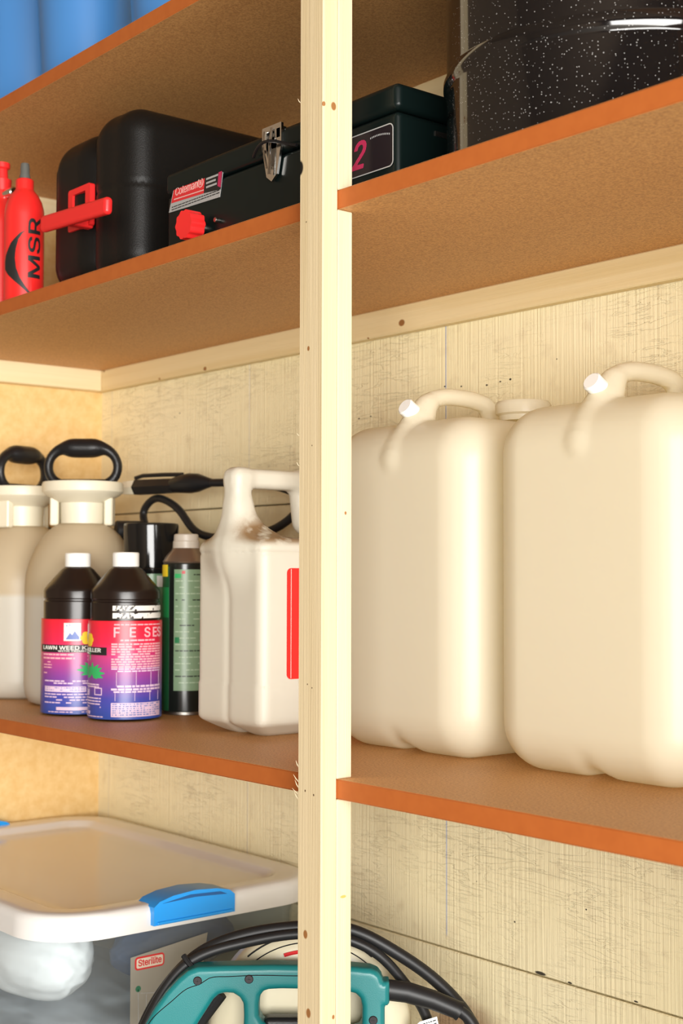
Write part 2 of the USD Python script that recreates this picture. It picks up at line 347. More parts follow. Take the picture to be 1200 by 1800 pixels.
# cream paint on rough-sawn siding, two snapped chalk lines, dark chips
def _siding(name, chips):
    n = {'g': ('geometry', {}), 's': ('separate_xyz', {}),
         'mv': ('mapping', {'scale': (520, 520, 9)}), 'nv': ('noise_texture', {'scale': .5, 'detail': 2}),
         'mh': ('mapping', {'scale': (9, 9, 75)}), 'nh': ('noise_texture', {'scale': 1.0, 'detail': 4, 'roughness': .55, 'distortion': .8}),
         'rh': ('rgb_ramp', {'ramp': [(.0, (1, 1, 1)), (.43, (1, 1, 1)), (.455, (.72, .72, .72)), (.47, (.1, .1, .1)), (.485, (.9, .9, .9)), (.55, (1, 1, 1)), (.60, (.8, .8, .8)), (.612, (.15, .15, .15)), (.63, (1, 1, 1)), (1, (1, 1, 1))]}),
         'ma': ('mapping', {'scale': (6, 6, 5)}), 'na': ('noise_texture', {'scale': 1.0, 'detail': 3}), 'ra': ('rgb_ramp', {'ramp': [(.42, (0, 0, 0)), (.60, (1, 1, 1))]}),
         'rv': ('rgb_ramp', {'ramp': [(.25, (0, 0, 0)), (.75, (1, 1, 1))]}),
         'inv': ('mix_color', {'a': (1, 1, 1)}),
         'bh': ('bump', {'strength': .6, 'distance': .0012}), 'bv': ('bump', {'strength': .60, 'distance': .0010}),
         'big': ('noise_texture', {'scale': 3.0, 'detail': 3}), 'col': ('rgb_ramp', {'ramp': [(.3, (.85, .745, .46)), (.7, (.88, .785, .53))]}),
         'crk': ('mix_color', {'blend_type': 'multiply', 'fac': .07}),
         'p': ('principled_bsdf', {'roughness': .55, 'specular_ior_level': .3})}
    l = [('g.position', 's.vector'), ('g.position', 'mv.vector'), ('mv.vector', 'nv.vector'), ('g.position', 'mh.vector'), ('mh.vector', 'nh.vector'), ('nh.fac', 'rh.fac'),
         ('g.position', 'ma.vector'), ('ma.vector', 'na.vector'), ('na.fac', 'ra.fac'), ('rh.color', 'inv.b'), ('ra.color', 'inv.fac'),
         ('nv.fac', 'rv.fac'), ('inv.result', 'bh.height'), ('rv.color', 'bv.height'), ('bv.normal', 'bh.normal'), ('bh.normal', 'p.normal'),
         ('g.position', 'big.vector'), ('big.fac', 'col.fac'), ('col.color', 'crk.a'), ('inv.result', 'crk.b')]
    last = 'crk.result'
    for i, x in enumerate((.872, .443, .035)):      # chalk
        n[f'd{i}'] = ('math', {'math_type': 'subtract', 'value2': x}); n[f'a{i}'] = ('math', {'math_type': 'absolute'})
        n[f'w{i}'] = ('map_range', {'from_min': .0012, 'from_max': .0005, 'to_min': 0.0, 'to_max': (.75, .30, .25)[i], 'clamp': True})
        n[f'zz{i}'] = ('map_range', {'from_min': -.262, 'from_max': -.256, 'clamp': True}); n[f'k{i}'] = ('math', {'math_type': 'multiply'}); n[f'c{i}'] = ('mix_color', {'b': (.20, .30, .60)})
        l += [('s.x', f'd{i}.value1'), (f'd{i}.value', f'a{i}.value1'), (f'a{i}.value', f'w{i}.value'), ('s.z', f'zz{i}.value'), (f'w{i}.result', f'k{i}.value1'), (f'zz{i}.result', f'k{i}.value2'), (f'k{i}.value', f'c{i}.fac'), (last, f'c{i}.a')]
        last = f'c{i}.result'
    n['stm'] = ('mapping', {'scale': (9.5, .01, 17), 'location': (-.905 * 9.5, 0, .378 * 17)}); n['stg'] = ('gradient_texture', {'gradient_type': 'spherical'}); n['stn'] = ('noise_texture', {'scale': 30, 'detail': 4})  # soft brown patch at the wall base: dirt and shadow painted together
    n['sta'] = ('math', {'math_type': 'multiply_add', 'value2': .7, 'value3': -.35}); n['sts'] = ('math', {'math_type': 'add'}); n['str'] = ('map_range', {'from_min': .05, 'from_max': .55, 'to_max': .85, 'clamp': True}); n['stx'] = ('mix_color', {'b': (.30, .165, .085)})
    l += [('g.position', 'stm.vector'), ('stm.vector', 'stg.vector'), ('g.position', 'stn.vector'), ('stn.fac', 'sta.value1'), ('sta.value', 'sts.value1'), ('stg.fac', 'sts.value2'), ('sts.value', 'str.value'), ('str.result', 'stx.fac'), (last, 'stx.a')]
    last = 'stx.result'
    for i, (x, z, r, el) in enumerate(chips):
        n[f'km{i}'] = ('mapping', {'scale': (el / r, .01, 1 / r), 'location': (-x * el / r, 0, -z / r)}); n[f'kg{i}'] = ('gradient_texture', {'gradient_type': 'spherical'})
        n[f'kr{i}'] = ('map_range', {'from_min': .3, 'from_max': .5, 'clamp': True}); n[f'kx{i}'] = ('mix_color', {'b': (.06, .05, .035)})
        l += [('g.position', f'km{i}.vector'), (f'km{i}.vector', f'kg{i}.vector'), (f'kg{i}.fac', f'kr{i}.value'), (f'kr{i}.result', f'kx{i}.fac'), (last, f'kx{i}.a')]
        last = f'kx{i}.result'
    l.append((last, 'p.base_color'))
    return mat(name, n, l, 'p.BSDF')
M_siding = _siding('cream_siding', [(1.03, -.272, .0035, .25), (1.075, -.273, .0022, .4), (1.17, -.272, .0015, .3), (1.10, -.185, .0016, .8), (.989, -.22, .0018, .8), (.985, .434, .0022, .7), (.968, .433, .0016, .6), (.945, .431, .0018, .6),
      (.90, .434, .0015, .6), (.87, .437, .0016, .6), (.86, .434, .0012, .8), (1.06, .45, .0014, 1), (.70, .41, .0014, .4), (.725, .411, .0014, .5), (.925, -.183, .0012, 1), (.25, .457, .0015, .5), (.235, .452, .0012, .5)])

# ------------------------------------------------------------------ the room
XR, YF, SHF = 4.0, -4.6, -.386
w = thing('wall_back', 'cream painted rough-sawn siding wall behind the shelves', 'wall', kind='structure')
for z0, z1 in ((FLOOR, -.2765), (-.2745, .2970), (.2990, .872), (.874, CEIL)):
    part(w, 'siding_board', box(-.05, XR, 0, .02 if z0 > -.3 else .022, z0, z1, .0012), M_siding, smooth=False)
part(w, 'backing', box(-.05, XR, .022, .06, FLOOR, CEIL), M_plaster, smooth=False)
solo('wall_left', box(-.07, -.02, YF, .0, FLOOR, CEIL), M_plaster, 'dark bare-board garage wall on the left', 'wall', smooth=False, kind='structure')
solo('shelf_end', box(-.0195, 0, SHF - .004, .0, FLOOR, CEIL - .002), M_panel, 'tan particle-board panel closing the shelf unit on the left', 'panel', smooth=False)
solo('floor', box(-.05, XR + 4, YF - .05, .06, FLOOR - .1, FLOOR), M_concrete, 'grey concrete garage floor under the shelves', 'floor', smooth=False, kind='structure')
solo('ceiling', box(-.05, XR + .1, YF - .05, .06, CEIL, CEIL + .1), M_plaster, 'dark bare-board garage ceiling above the shelves', 'ceiling', smooth=False, kind='structure')
solo('wall_front', box(-.05, XR, YF - .05, YF, FLOOR, CEIL), M_plaster, 'dark bare-board wall facing the shelves', 'wall', smooth=False, kind='structure')
wr = thing('wall_right', 'dark bare-board wall around the open garage door', 'wall', kind='structure')
part(wr, 'panel', box(XR, XR + .05, YF, DOOR_Y0, FLOOR, CEIL), M_plaster, smooth=False)
part(wr, 'panel', box(XR, XR + .05, DOOR_Y1, .06, FLOOR, CEIL), M_plaster, smooth=False)
part(wr, 'header', box(XR, XR + .05, DOOR_Y0, DOOR_Y1, DOOR_TOP, CEIL), M_plaster, smooth=False)

# ------------------------------------------------------------------ shelves, cleats, post
T = .019; ZB, ZA = .570, .856
SH_X1 = 1.86
for z, lab in ((0.0, 'brown particle-board shelf under the white jugs, lowest of the three shelves'), (ZB, 'brown particle-board shelf under the stove and the speckled pot, middle of the three'), (ZA, 'brown particle-board shelf under the blue canisters, uppermost of the three')):
    s = thing('shelf', lab, 'shelf', (0, 0, z - T), group='board shelves')
    part(s, 'board', box(.001, SH_X1, SHF + .0012, -.001, 0, T), M_board, smooth=False)
    part(s, 'front_edge', box(.001, SH_X1, SHF, SHF + .004, .0001, T - .0001, .0012), M_edge, smooth=False, label='orange-brown sawn front edge')
for z, lab in ((ZB - T, 'pine cleat along the back wall under the middle shelf'), (ZA - T, 'pine cleat along the back wall under the uppermost shelf')):
    solo('wall_cleat', box(.001, SH_X1, -.014, 0, z - .0367, z, .0015), M_cleat, lab, 'cleat', smooth=False)
for z, lab in ((ZB - T, 'short pale pine cleat on the left wall under the middle shelf'), (ZA - T, 'short pine cleat on the left wall under the uppermost shelf')):
    solo('side_cleat', box(.0, .0228, -.385, -.0142, z - .0365, z, .0015), M_cleat_side, lab, 'cleat', smooth=False)
solo('shelf_end', box(SH_X1, SH_X1 + .019, SHF, 0, FLOOR, CEIL - .002), M_panel, 'unseen tan particle-board panel added on the right to shade the shelves', 'panel', smooth=False)  # out-of-view panel, added to keep side light out of the upper bays
post = thing('shelf_post', 'pale pine face post standing in front of the shelves, with short spacers behind it', 'post', (POST_X1, SHF, 0))
part(post, 'face_board', box(POST_X0 - POST_X1, 0, -.019, 0, FLOOR, 1.5, .0014), M_post, smooth=False)
for z0, z1 in ((FLOOR, -T - .0003), (.0002, ZB - T - .0003), (ZB + .0002, ZA - T - .0003), (ZA + .0002, 1.5)):
    part(post, 'spacer', box(-.037, 0, .0, .0182, z0, z1, .0009), M_spacer, smooth=False)
_sp = []
for z, l, a in ((-.006, .012, 40), (-.012, .010, 60), (-.0175, .014, 25), (-.023, .010, 50), (.008, .008, 70), (.30, .006, 60), (.33, .005, 50), (.66, .007, 60)):
    e = np.array([-.0375, -.0185, z]); d = np.array([-math.cos(math.radians(a)) * .6, 0, math.sin(math.radians(a))]) * l
    _sp.append(tube([e + [.002, .001, 0], e + d * .5, e + d + [0, -.001, 0]], [.0006, .0005, .0001], 5))
part(post, 'splinter', cat_(_sp), M_spacer, kind='stuff', label='torn splinters on the sawn edge')

# ------------------------------------------------------------------ two big water jugs (right bay)
def jug_sdf(p):
    d = s_rbox(p, (0, 0, .183), (.122, .106, .183), .048)
    d = d + .0035 * np.exp(-(p[..., 0] / .012) ** 2) * np.clip((.035 - p[..., 2]) / .03, 0, 1)
    d = smax(d, -s_cap(p, (0, -.14, -.006), (0, .14, -.006), .013), .012)
    neck = s_tube(p, [(0, -.083, .322), (0, -.068, .354), (0, -.050, .384)], [.0255, .0205, .0130], 8)
    bar = s_tube(p, [(0, -.052, .384), (0, -.032, .3955), (0, .000, .3985), (0, .032, .3965), (0, .0465, .3915), (0, .0535, .380), (0, .0545, .355)], [.0115, .0098, .0095, .0098, .0105, .0110, .0125], 30)
    return smin(d, smin(neck, bar, .004), .0045)
jug = thing('water_jug', 'large milky-white water jug beside the pine post, left of the two big jugs', 'jug', (1.014, -.118, 0), group='large water jugs')
part(jug, 'body', nets(jug_sdf, (-.135, -.125, -.006), (.135, .12, .415), .0048), M_jug, smooth=True)
_a, _b = np.array([0, -.062, .371]), np.array([0, -.088, .386])
_ax = (_b - _a) / np.linalg.norm(_b - _a)
part(jug, 'spout_cap', cyl(_a + _ax * .008, _a + _ax * .024, .0102, 28, .22), M_white, label='small white spout cap')
sc = lathe([(0, 0), (.027, 0), (.027, .006), (.031, .008), (.0315, .018), (.029, .022), (0, .0225)], 44, (.070, .034, .368))
part(jug, 'filler_cap', sc, M_jug, label='wide round filler cap')
jug2 = copy_of(jug, 'water_jug', 'large milky-white water jug at the right edge, nearest of the two big jugs', (1.281, -.118, 0))

# ------------------------------------------------------------------ gallon jug behind the post
M_gal = mat('gallon_soiled', {'t': ('texture_coordinate', {}), 's': ('separate_xyz', {}), 'g': ('geometry', {}), 'gs': ('separate_xyz', {}), 'n': ('noise_texture', {'scale': 55, 'detail': 5}),
      'up': ('map_range', {'from_min': .25, 'from_max': .7, 'clamp': True}), 'zz': ('map_range', {'from_min': .292, 'from_max': .276, 'clamp': True}), 'zl': ('map_range', {'from_min': .225, 'from_max': .238, 'clamp': True}),
      'nn': ('map_range', {'from_min': .30, 'from_max': .50, 'clamp': True}), 'm1': ('math', {'math_type': 'multiply'}), 'm2': ('math', {'math_type': 'multiply'}), 'm3': ('math', {'math_type': 'multiply'}),
      'x': ('mix_color', {'a': (.80, .76, .64), 'b': (.34, .21, .10)}), 'p': ('principled_bsdf', {'roughness': .42}), 'd': ('translucent_bsdf', {}), 'm': ('mix_closure', {'fac': .22})},
      [('t.object', 's.vector'), ('t.object', 'n.vector'), ('g.normal', 'gs.vector'), ('gs.z', 'up.value'), ('s.z', 'zz.value'), ('s.z', 'zl.value'), ('n.fac', 'nn.value'), ('up.result', 'm1.value1'), ('zz.result', 'm1.value2'),
       ('m1.value', 'm2.value1'), ('nn.result', 'm2.value2'), ('m2.value', 'm3.value1'), ('zl.result', 'm3.value2'), ('m3.value', 'x.fac'), ('x.result', 'p.base_color'), ('x.result', 'd.color'), ('p.BSDF', 'm.closure1'), ('d.BSDF', 'm.closure2')], 'm.closure')
def gallon_sdf(p):
    x, y, z = p[..., 0], p[..., 1], p[..., 2]
    ring = np.exp(-((z - .222) / .0022) ** 2) * .0018 - np.where(z < .062, .0012, 0) - np.where((z > .222), .0010, 0)
    d = s_rbox(p, (0, 0, .119), (.0695, .095, .119), .013) + ring
    d = smax(d, (np.abs(x) * .5 + (-z) * .86 - .020 - .0), .006)         # chamfered foot
    d = smax(d, (np.abs(y) * .5 + (-z) * .86 - .034), .006)
    d = smax(d, -s_cap(p, (0, -.14, -.004), (0, .14, -.004), .010), .010)
    d = d + .0016 * np.exp(-(x / .006) ** 2) * (y < 0)
    # sloped shoulder rising to the handle leg at the front and the neck at the back
    sh = s_rbox(p, (0, -.0815, .262), (.0155, .0135, .062), .010)
    hip = s_chain(p, [(0, -.072, .232), (0, -.078, .275)], [.030, .014])
    bar = s_rbox(p, (0, -.035, .3135), (.0150, .058, .0122), .010)
    leg = s_chain(p, [(0, .012, .314), (0, .020, .262)], [.0125, .0135])
    neck = s_cap(p, (0, .055, .235), (0, .055, .296), .026, .021)
    top = smin(smin(sh, bar, .010), smin(leg, neck, .012), .008)
    return smin(smin(d, hip, .045), top, .018)
gal = thing('gallon_jug', 'white plastic gallon jug with moulded handle, dirty shoulder and red label, left of the post', 'jug', (.757, -.163, 0))
part(gal, 'body', nets(gallon_sdf, (-.085, -.11, -.006), (.085, .11, .335), .0034), M_gal, smooth=True)
part(gal, 'cap', lathe([(0, .292), (.0235, .292), (.0245, .295), (.0245, .312), (.0225, .315), (0, .315)], 40, (0, .055, 0)), M_white)
lab = place(prism(rrect(-.058, .070, .055, .203, .006), .0007), SIDE, (.0698, 0, 0))
lb = part(gal, 'label', lab, M_label_red, label='bright red label')
part(lb, 'label_line', place(prism(sg.box(-.0525, .071, -.0519, .202), .0002), SIDE, (.0706, 0, 0)), M_offwhite)

# ------------------------------------------------------------------ sprayers
def make_sprayer(name, label, loc, rotz, wand):
    t = thing(name, label, 'sprayer', loc, rotz, group='garden sprayers')
    part(t, 'tank', lathe([(0, 0), (.066, 0), (.078, .005), (.083, .016), (.085, .03), (.085, .178), (.0835, .196), (.078, .216), (.069, .236), (.057, .254), (.045, .266), (.036, .2715), (0, .2715)], 72), M_tank, smooth=60, label='clouded tank half full of liquid')
    c = part(t, 'collar', lathe([(0, .270), (.0325, .270), (.0335, .303), (.040, .3065), (.056, .315), (.0612, .320), (.0615, .331), (.060, .3345), (.030, .3355), (0, .3355)], 64), M_collar, label='cream funnel-shaped collar')
    for s in (-1, 1):
        part(c, 'lug', box(s * .041 - .0065, s * .041 + .0065, -.014, .014, .2690, .312, .002), M_collar)
    h = lambda p: s_tube(p * np.array([1, .8, 1]), [(-.038, 0, .334), (-.0525, 0, .354), (-.050, 0, .371), (-.034, 0, .3855), (-.014, 0, .3875), (.014, 0, .3875), (.034, 0, .3855), (.050, 0, .371), (.0525, 0, .354), (.038, 0, .334)],
                          [.0075, .0068, .0068, .0085, .0145, .0145, .0088, .0068, .0068, .0075], 40)
    hm = nets(h, (-.07, -.02, .322), (.07, .02, .408), .003)
    hp = part(t, 'pump_handle', hm, M_black, smooth=True)
    part(hp, 'pump_rod', cyl((-.044, 0, .334), (.044, 0, .334), .006, 16), M_black)
    part(t, 'outlet_nut', cyl((.048, .016, .262), (.090, .032, .262), .0155, 12, .1), M_rubber, label='black hose nut')
    return t
S1 = (.270, -.187, 0)
s1 = make_sprayer('sprayer', 'garden sprayer with milky tank behind the brown bottles, black wand beside its handle', S1, 50.3, True)
s2 = make_sprayer('sprayer', 'garden sprayer with milky tank at the left edge, farther of the two', (.097, -.200, 0), 110, False)
# hose and wand of the first sprayer, in its own turned frame
_c, _s2 = math.cos(math.radians(50.3)), math.sin(math.radians(50.3))
def loc1(p):
    q = np.atleast_2d(np.array(p, float)) - np.array(S1)
    return np.stack([q[:, 0] * _c + q[:, 1] * _s2, -q[:, 0] * _s2 + q[:, 1] * _c, q[:, 2]], 1)

hose = [(.303,-.097,.262),(.285,-.085,.272),(.270,-.079,.292),(.292,-.077,.311),(.33,-.076,.309),(.37,-.075,.290),(.40,-.074,.265),(.45,-.071,.250),(.53,-.060,.252),(.60,-.048,.270),(.625,-.042,.295),(.58,-.041,.318),(.52,-.047,.3275),(.46,-.056,.331),(.42,-.064,.332)]
part(s1, 'hose', tube(loc1(hose), .0060, 12, 120), M_rubber, label='looped black hose')
wd = part(s1, 'wand', tube(loc1([(.432,-.061,.332),(.420,-.064,.3325),(.405,-.067,.333),(.388,-.070,.333),(.370,-.0735,.3325),(.352,-.077,.331)]), [.0062,.0095,.0140,.0155,.0140,.0115], 18), M_black, label='black wand grip')
g0, g1 = np.array([.356,-.0765,.3305]), np.array([.272,-.092,.331])
part(wd, 'trigger_grip', tube(loc1([g0, g0*.6+g1*.4, g1]), [.0125,.0130,.0135], 6), M_black)
part(wd, 'lock_bar', tube(loc1([(.372,-.073,.3470),(.33,-.081,.3485),(.285,-.090,.3490),(.268,-.093,.346)]), .0032, 8), M_black)
d = (g1-g0)/np.linalg.norm(g1-g0)
part(wd, 'tip', tube(loc1([g1, g1+d*.028]), [.0125,.0115], 6), M_collar, label='cream plastic tip')
part(wd, 'lance', tube(loc1([g1+d*.025, g1+d*.09]), .004, 10), M_black)

# ------------------------------------------------------------------ brown bottles with wrapped labels
R_L = .0499
def make_bottle():
    t = thing('weed_killer_bottle', 'brown plastic bottle with white cap and red-to-blue front label, left of the pair', 'bottle', (.403, -.268, 0), 0, group='brown bottles')
    part(t, 'body', lathe([(0, 0), (.041, 0), (.0455, .003), (.0468, .008), (.0468, .157), (.0452, .1585), (.0452, .1605), (.0468, .162), (.0468, .171), (.0455, .1755), (.040, .182), (.023, .2015), (.019, .2045), (.0165, .206), (.0165, .212), (0, .212)], 72), M_brown, smooth=40)
    part(t, 'cap', lathe([(0, .2055), (.0175, .2055), (.018, .2065), (.018, .2235), (.0168, .2248), (0, .225)], 48), M_white)
    L = part(t, 'label', lathe([(.0468, .0035), (.0494, .003), (.0497, .0034), (.0497, .1328), (.0494, .1332), (.0468, .133), (.0468, .0035)], 96), M_label, smooth=40, label='label printed red over purple to blue')
    def dec(name, m, a, z, mtl, lift=.0003, kind=None):          # a: degrees round the bottle
        mm = m.copy(); mm.apply_translation([0, z, 0])
        part(L, name, wrap(mm, R_L + lift - .0003, math.radians(a)), mtl, smooth=False, kind=kind)
    U = lambda deg: math.radians(deg) * R_L
    rect = lambda w, h, dep=.0003: prism(sg.box(0, 0, w, h), dep)
    dec('title_band', rect(U(130), .0105), -80, .0875, M_inkblack)
    dec('title', text('LAWN WEED KILLER', .0050, .0003, True, width=U(112)), -73, .0915, M_offwhite, .0005)
    dec('subtitle', text('WITH TRIMEC', .0022, .0003, True, width=U(48)), -38, .0884, M_offwhite, .0005)
    dec('emblem', rect(U(27), .0245), -28, .1035, M_offwhite)
    mt = prism([(0, 0), (.006, .009), (.009, .006), (.0125, .0115), (.0185, .0035), (.0185, 0)], .0003)
    dec('emblem_mountain', mt, -25, .1055, M_inkblue, .0005)
    for k, (dx, dz) in enumerate(((2, .0215), (7, .0225))):
        dec('emblem_mark', text('A', .0028, .0003, True), -27 + dx, .1015 + dz, M_inkblue, .0005)
    fl = sg.Point(0, 0).buffer(.005)
    for k in range(6): fl = fl.union(affinity.translate(affinity.scale(sg.Point(0, 0).buffer(.0052), 1, .75), .0055 * math.cos(k * 1.05), .0055 * math.sin(k * 1.05)))
    dec('flower', prism(fl, .0003), 10, .1075, M_inkyellow, .0006)
    dec('flower_stem', prism([(-.0008, 0), (.0008, 0), (.0016, .026), (.0002, .026)], .0003), 12, .080, M_inkgreen, .0004)
    leaf = sg.Polygon()
    for a, l in ((178, .023), (160, .020), (140, .016), (200, .018), (2, .023), (22, .020), (42, .017), (-14, .021), (90, .014), (-32, .012)):
        c, s_ = math.cos(math.radians(a)), math.sin(math.radians(a))
        leaf = leaf.union(sg.Polygon([(0, 0), (l * .5 * c - .0028 * s_, l * .5 * s_ + .0028 * c), (l * c, l * s_), (l * .5 * c + .0028 * s_, l * .5 * s_ - .0028 * c)]))
    dec('leaf', prism(leaf.buffer(.0006), .0003), 20, .063, M_inkgreen, .0006)
    rr = random.Random(3)
    def lines(a0, a1, z1, z0, n, mtl, h, fill=.8):
        for k in range(n):
            z = z1 + (z0 - z1) * k / max(n - 1, 1); ms = []; a = a0
            while a < a1:
                wdt = rr.uniform(4, 11)
                if rr.random() < fill: m = rect(U(min(wdt, a1 - a)), h); m.apply_translation([U(a - a0), 0, 0]); ms.append(m)
                a += wdt + 1.5
            if ms: dec('print_line', cat_(ms), a0, z, mtl, .0003, 'stuff')
    lines(-72, -10, .0835, .0785, 2, M_inkrose, .0022, .95)
    lines(-70, -50, .0735, .0585, 5, M_inkrose, .0014, .9)
    lines(-66, 36, .0475, .0445, 2, M_inklilac, .0018, .85)
    dec('panel', rect(U(74), .0075), -66, .0335, M_inklilac); lines(-64, 6, .0385, .0355, 2, M_inkblue, .0012, .7)
    lines(-66, 40, .0295, .018, 4, M_inklilac, .0016, .75)
    dec('panel', rect(U(52), .0045), -40, .0085, M_inklilac); lines(-66, 44, .0055, .0055, 1, M_inklilac, .0014, .8)
    dec('sale_box', prism(sg.box(0, 0, U(16), .010).difference(sg.box(.0012, .0012, U(16) - .0012, .0088)), .0003), 26, .0345, M_inklilac)
    # back panel: directions in small pale print
    for s_, a in (('F', 60), ('E', 84), ('S', 108), ('ES', 124)):
        dec('heading', text(s_, .0125, .0003, True), a, .112, M_inkrose, .0005)
    lines(62, 146, .1275, .1265, 1, M_inkrose, .0016, .95); lines(72, 130, .1065, .1065, 1, M_inkrose, .0022, .9)
    lines(58, 146, .1015, .0715, 10, M_inkrose, .0020, .93)
    lines(58, 146, .0690, .0660, 2, M_inklilac, .0016, .9)
    for a in (66, 96, 122, 142): dec('table_rule', rect(.0006, .0185), a, .0470, M_inklilac); dec('table_rule', rect(.0006, .0125), a - 2, .0275, M_inklilac)
    lines(58, 146, .0455, .0415, 2, M_inklilac, .0026, .95)
    lines(62, 124, .0385, .0385, 1, M_inklilac, .0020, .95)
    dec('panel', rect(U(88), .0185), 58, .0065, M_inklilac)
    lines(60, 144, .0225, .0085, 6, M_inkblue, .0014, .85)
    # worn white print on the shoulder of the bottle, above the back label
    for z, hgt in ((.1465, .0068), (.1365, .0072)):
        poly = sg.box(0, 0, math.radians(115) * .047, hgt)
        for k in range(26):
            poly = poly.difference(affinity.rotate(sg.box(0, 0, rr.uniform(.001, .006), rr.uniform(.0006, .0035)), rr.uniform(0, 90)).__class__(affinity.translate(affinity.rotate(sg.box(0, 0, rr.uniform(.001, .005), rr.uniform(.0006, .003)), rr.uniform(0, 90)), rr.uniform(0, .030 if k < 18 else .09), rr.uniform(-.001, hgt))))
        m = prism(poly, .0003); m.apply_translation([0, z, 0])
        part(t, 'worn_print', wrap(m, .0468, math.radians(58)), M_offwhite, smooth=False, label='worn white print')
    return t
b1 = make_bottle()
UsdGeom.Xformable(b1).AddRotateZOp().Set(-22.0)
b2 = copy_of(b1, 'weed_killer_bottle', 'brown plastic bottle with white cap turned to its back label, right of the pair', (.506, -.2515, 0), -31.0 - 79)

# ------------------------------------------------------------------ spray cans
gc = thing('spray_can', 'black and green spray can with grey nozzle cap and yellow patch, beside the gallon jug', 'can', (.500, -.150, 0), -33)
part(gc, 'can', lathe([(0, 0), (.030, 0), (.032, .003), (.0325, .006), (.0325, .2085), (.0315, .2115), (.0300, .2125), (0, .2125)], 56), plain('can_black', (.010, .012, .010), .22))
part(gc, 'base_rim', lathe([(.0315, .0), (.0333, .001), (.0333, .0045), (.0315, .0055), (.0315, 0)], 56), M_steel)
part(gc, 'dome', lathe([(0, .211), (.0318, .211), (.0325, .213), (.0310, .2155), (.0275, .222), (.0215, .2285), (.0195, .232), (0, .232)], 56), plain('dome_metal', (.26, .19, .14), .32, metallic=.7), label='brown-grey metal dome')
nz = part(gc, 'nozzle_cap', lathe([(0, .2315), (.0185, .2315), (.0190, .2325), (.0186, .2415), (.0175, .2425), (.0172, .2505), (.0155, .2520), (0, .2523)], 44), plain('nozzle_grey', (.56, .50, .42), .4))
Rg = .0325
def gdec(name, poly, a, z, m, lift=0.0, dep=.0004):
    mm = prism(poly, dep) if not isinstance(poly, trimesh.Trimesh) else poly.copy(); mm.apply_translation([0, z, 0])
    return part(gc, name, wrap(mm, Rg + lift, math.radians(a), .004), m, smooth=False)
G = lambda deg: math.radians(deg) * Rg
gdec('label', sg.box(0, 0, G(130), .168), -30, .034, plain('can_label', (.22, .33, .20), .35))
gdec('label_strip', sg.box(0, 0, G(55), .2), -100, .006, plain('can_green', (.012, .085, .03), .3))
gdec('side_patch', sg.box(0, 0, G(40), .042), -86, .135, plain('can_bright_green', (.015, .22, .06), .3), .0004)
gdec('price_patch', sg.box(0, 0, G(34), .0165), -84, .192, M_inkyellow, .0004)
rr = random.Random(5)
for k in range(18):
    z = .194 - k * .0088; ms = []; a = 2.0
    while a < 96:
        wdt = rr.uniform(5, 16)
        if rr.random() < .85: m = prism(sg.box(G(a), 0, G(min(a + wdt, 98)), .0016), .0003); ms.append(m)
        a += wdt + 2
    gdec('print_line', cat_(ms), -28, z, plain(f'can_print_{k}', (.40, .52, .36) if k % 4 else (.02, .03, .02), .4), .0004)
gdec('green_mark', sg.box(0, 0, G(16), .006), -28, .190, M_inkgreen, .0005); gdec('red_mark', sg.box(0, 0, G(8), .004), -10, .196, M_inkred, .0005); gdec('green_mark', sg.box(0, 0, G(12), .008), -27, .100, plain('mark_green', (.02, .20, .07), .4), .0005)
bc = thing('spray_can', 'spray can with tall glossy black cap, standing behind the brown bottles', 'can', (.391, -.140, 0), -32)
part(bc, 'can', lathe([(0, 0), (.034, 0), (.036, .004), (.036, .196), (.034, .199), (0, .199)], 56), plain('can_label_green', (.20, .36, .20), .3))
part(bc, 'cap', lathe([(0, .196), (.0385, .196), (.0395, .1975), (.0400, .203), (.0392, .204), (.0395, .206), (.0405, .266), (.0395, .2695), (.0375, .2702), (0, .2695)], 64), plain('gloss_black', (.008, .008, .008), .12), label='glossy black cap')
for a, c in ((-18, M_offwhite), (-30, M_inkred), (14, M_offwhite)):
    m = prism(sg.box(0, 0, .010, .016), .0004); m.apply_translation([0, .177, 0]); part(bc, 'label_patch', wrap(m, .036, math.radians(a), .004), c, smooth=False)

# ------------------------------------------------------------------ middle shelf, left: red fuel bottles, black case, camp stove
def fuel_bottle(label, loc, rotz, pump):
    t = thing('fuel_bottle', label, 'bottle', loc, rotz, group='red fuel bottles')
    part(t, 'body', lathe([(0, 0), (.0235, 0), (.0272, .003), (.0276, .008), (.0276, .123), (.0268, .133), (.0240, .144), (.0195, .153), (.0145, .159), (.0125, .162), (.0125, .1745), (.0108, .1765), (0, .177)], 56), M_redpaint, smooth=50)
    return t
def bdec(t, name, m, R, m2):
    part(t, name, wrap(m, R, 0, .004), m2, smooth=False)
fb = fuel_bottle('red fuel bottle with black printed lettering and grey stopper, beside the black case', (.3895, -.350, ZB), math.degrees(math.atan2(EYE[1] + .35, EYE[0] - .39)), False)
part(fb, 'stopper', lathe([(0, .176), (.0075, .176), (.0078, .180), (.0066, .184), (.0064, .194), (.0055, .199), (0, .200)], 24), plain('stopper_grey', (.10, .10, .09), .35))
tx = text('MSR', .0125, .0004, True); v = tx.vertices.copy()
v[:, 0] *= .084 / (v[:, 0].max() - v[:, 0].min())
tx.vertices = np.stack([-(v[:, 1] * 1.45) + .024, v[:, 0] + .030, v[:, 2]], 1)
bdec(fb, 'lettering', tx, .0276, M_inkblack)
Z = lambda X, Y: ((X / 5 - 45) * .00076, .010 + (1210 - Y) / 5 * .00076)       # emblem drawn in the bottle's own print plane
ob = [(235, 630), (190, 650), (100, 740), (32, 850), (18, 905), (22, 975), (70, 1030), (150, 1100), (220, 1160), (280, 1212), (300, 1212), (240, 1140), (190, 1060), (155, 970), (143, 880), (150, 800), (175, 710), (210, 655)]
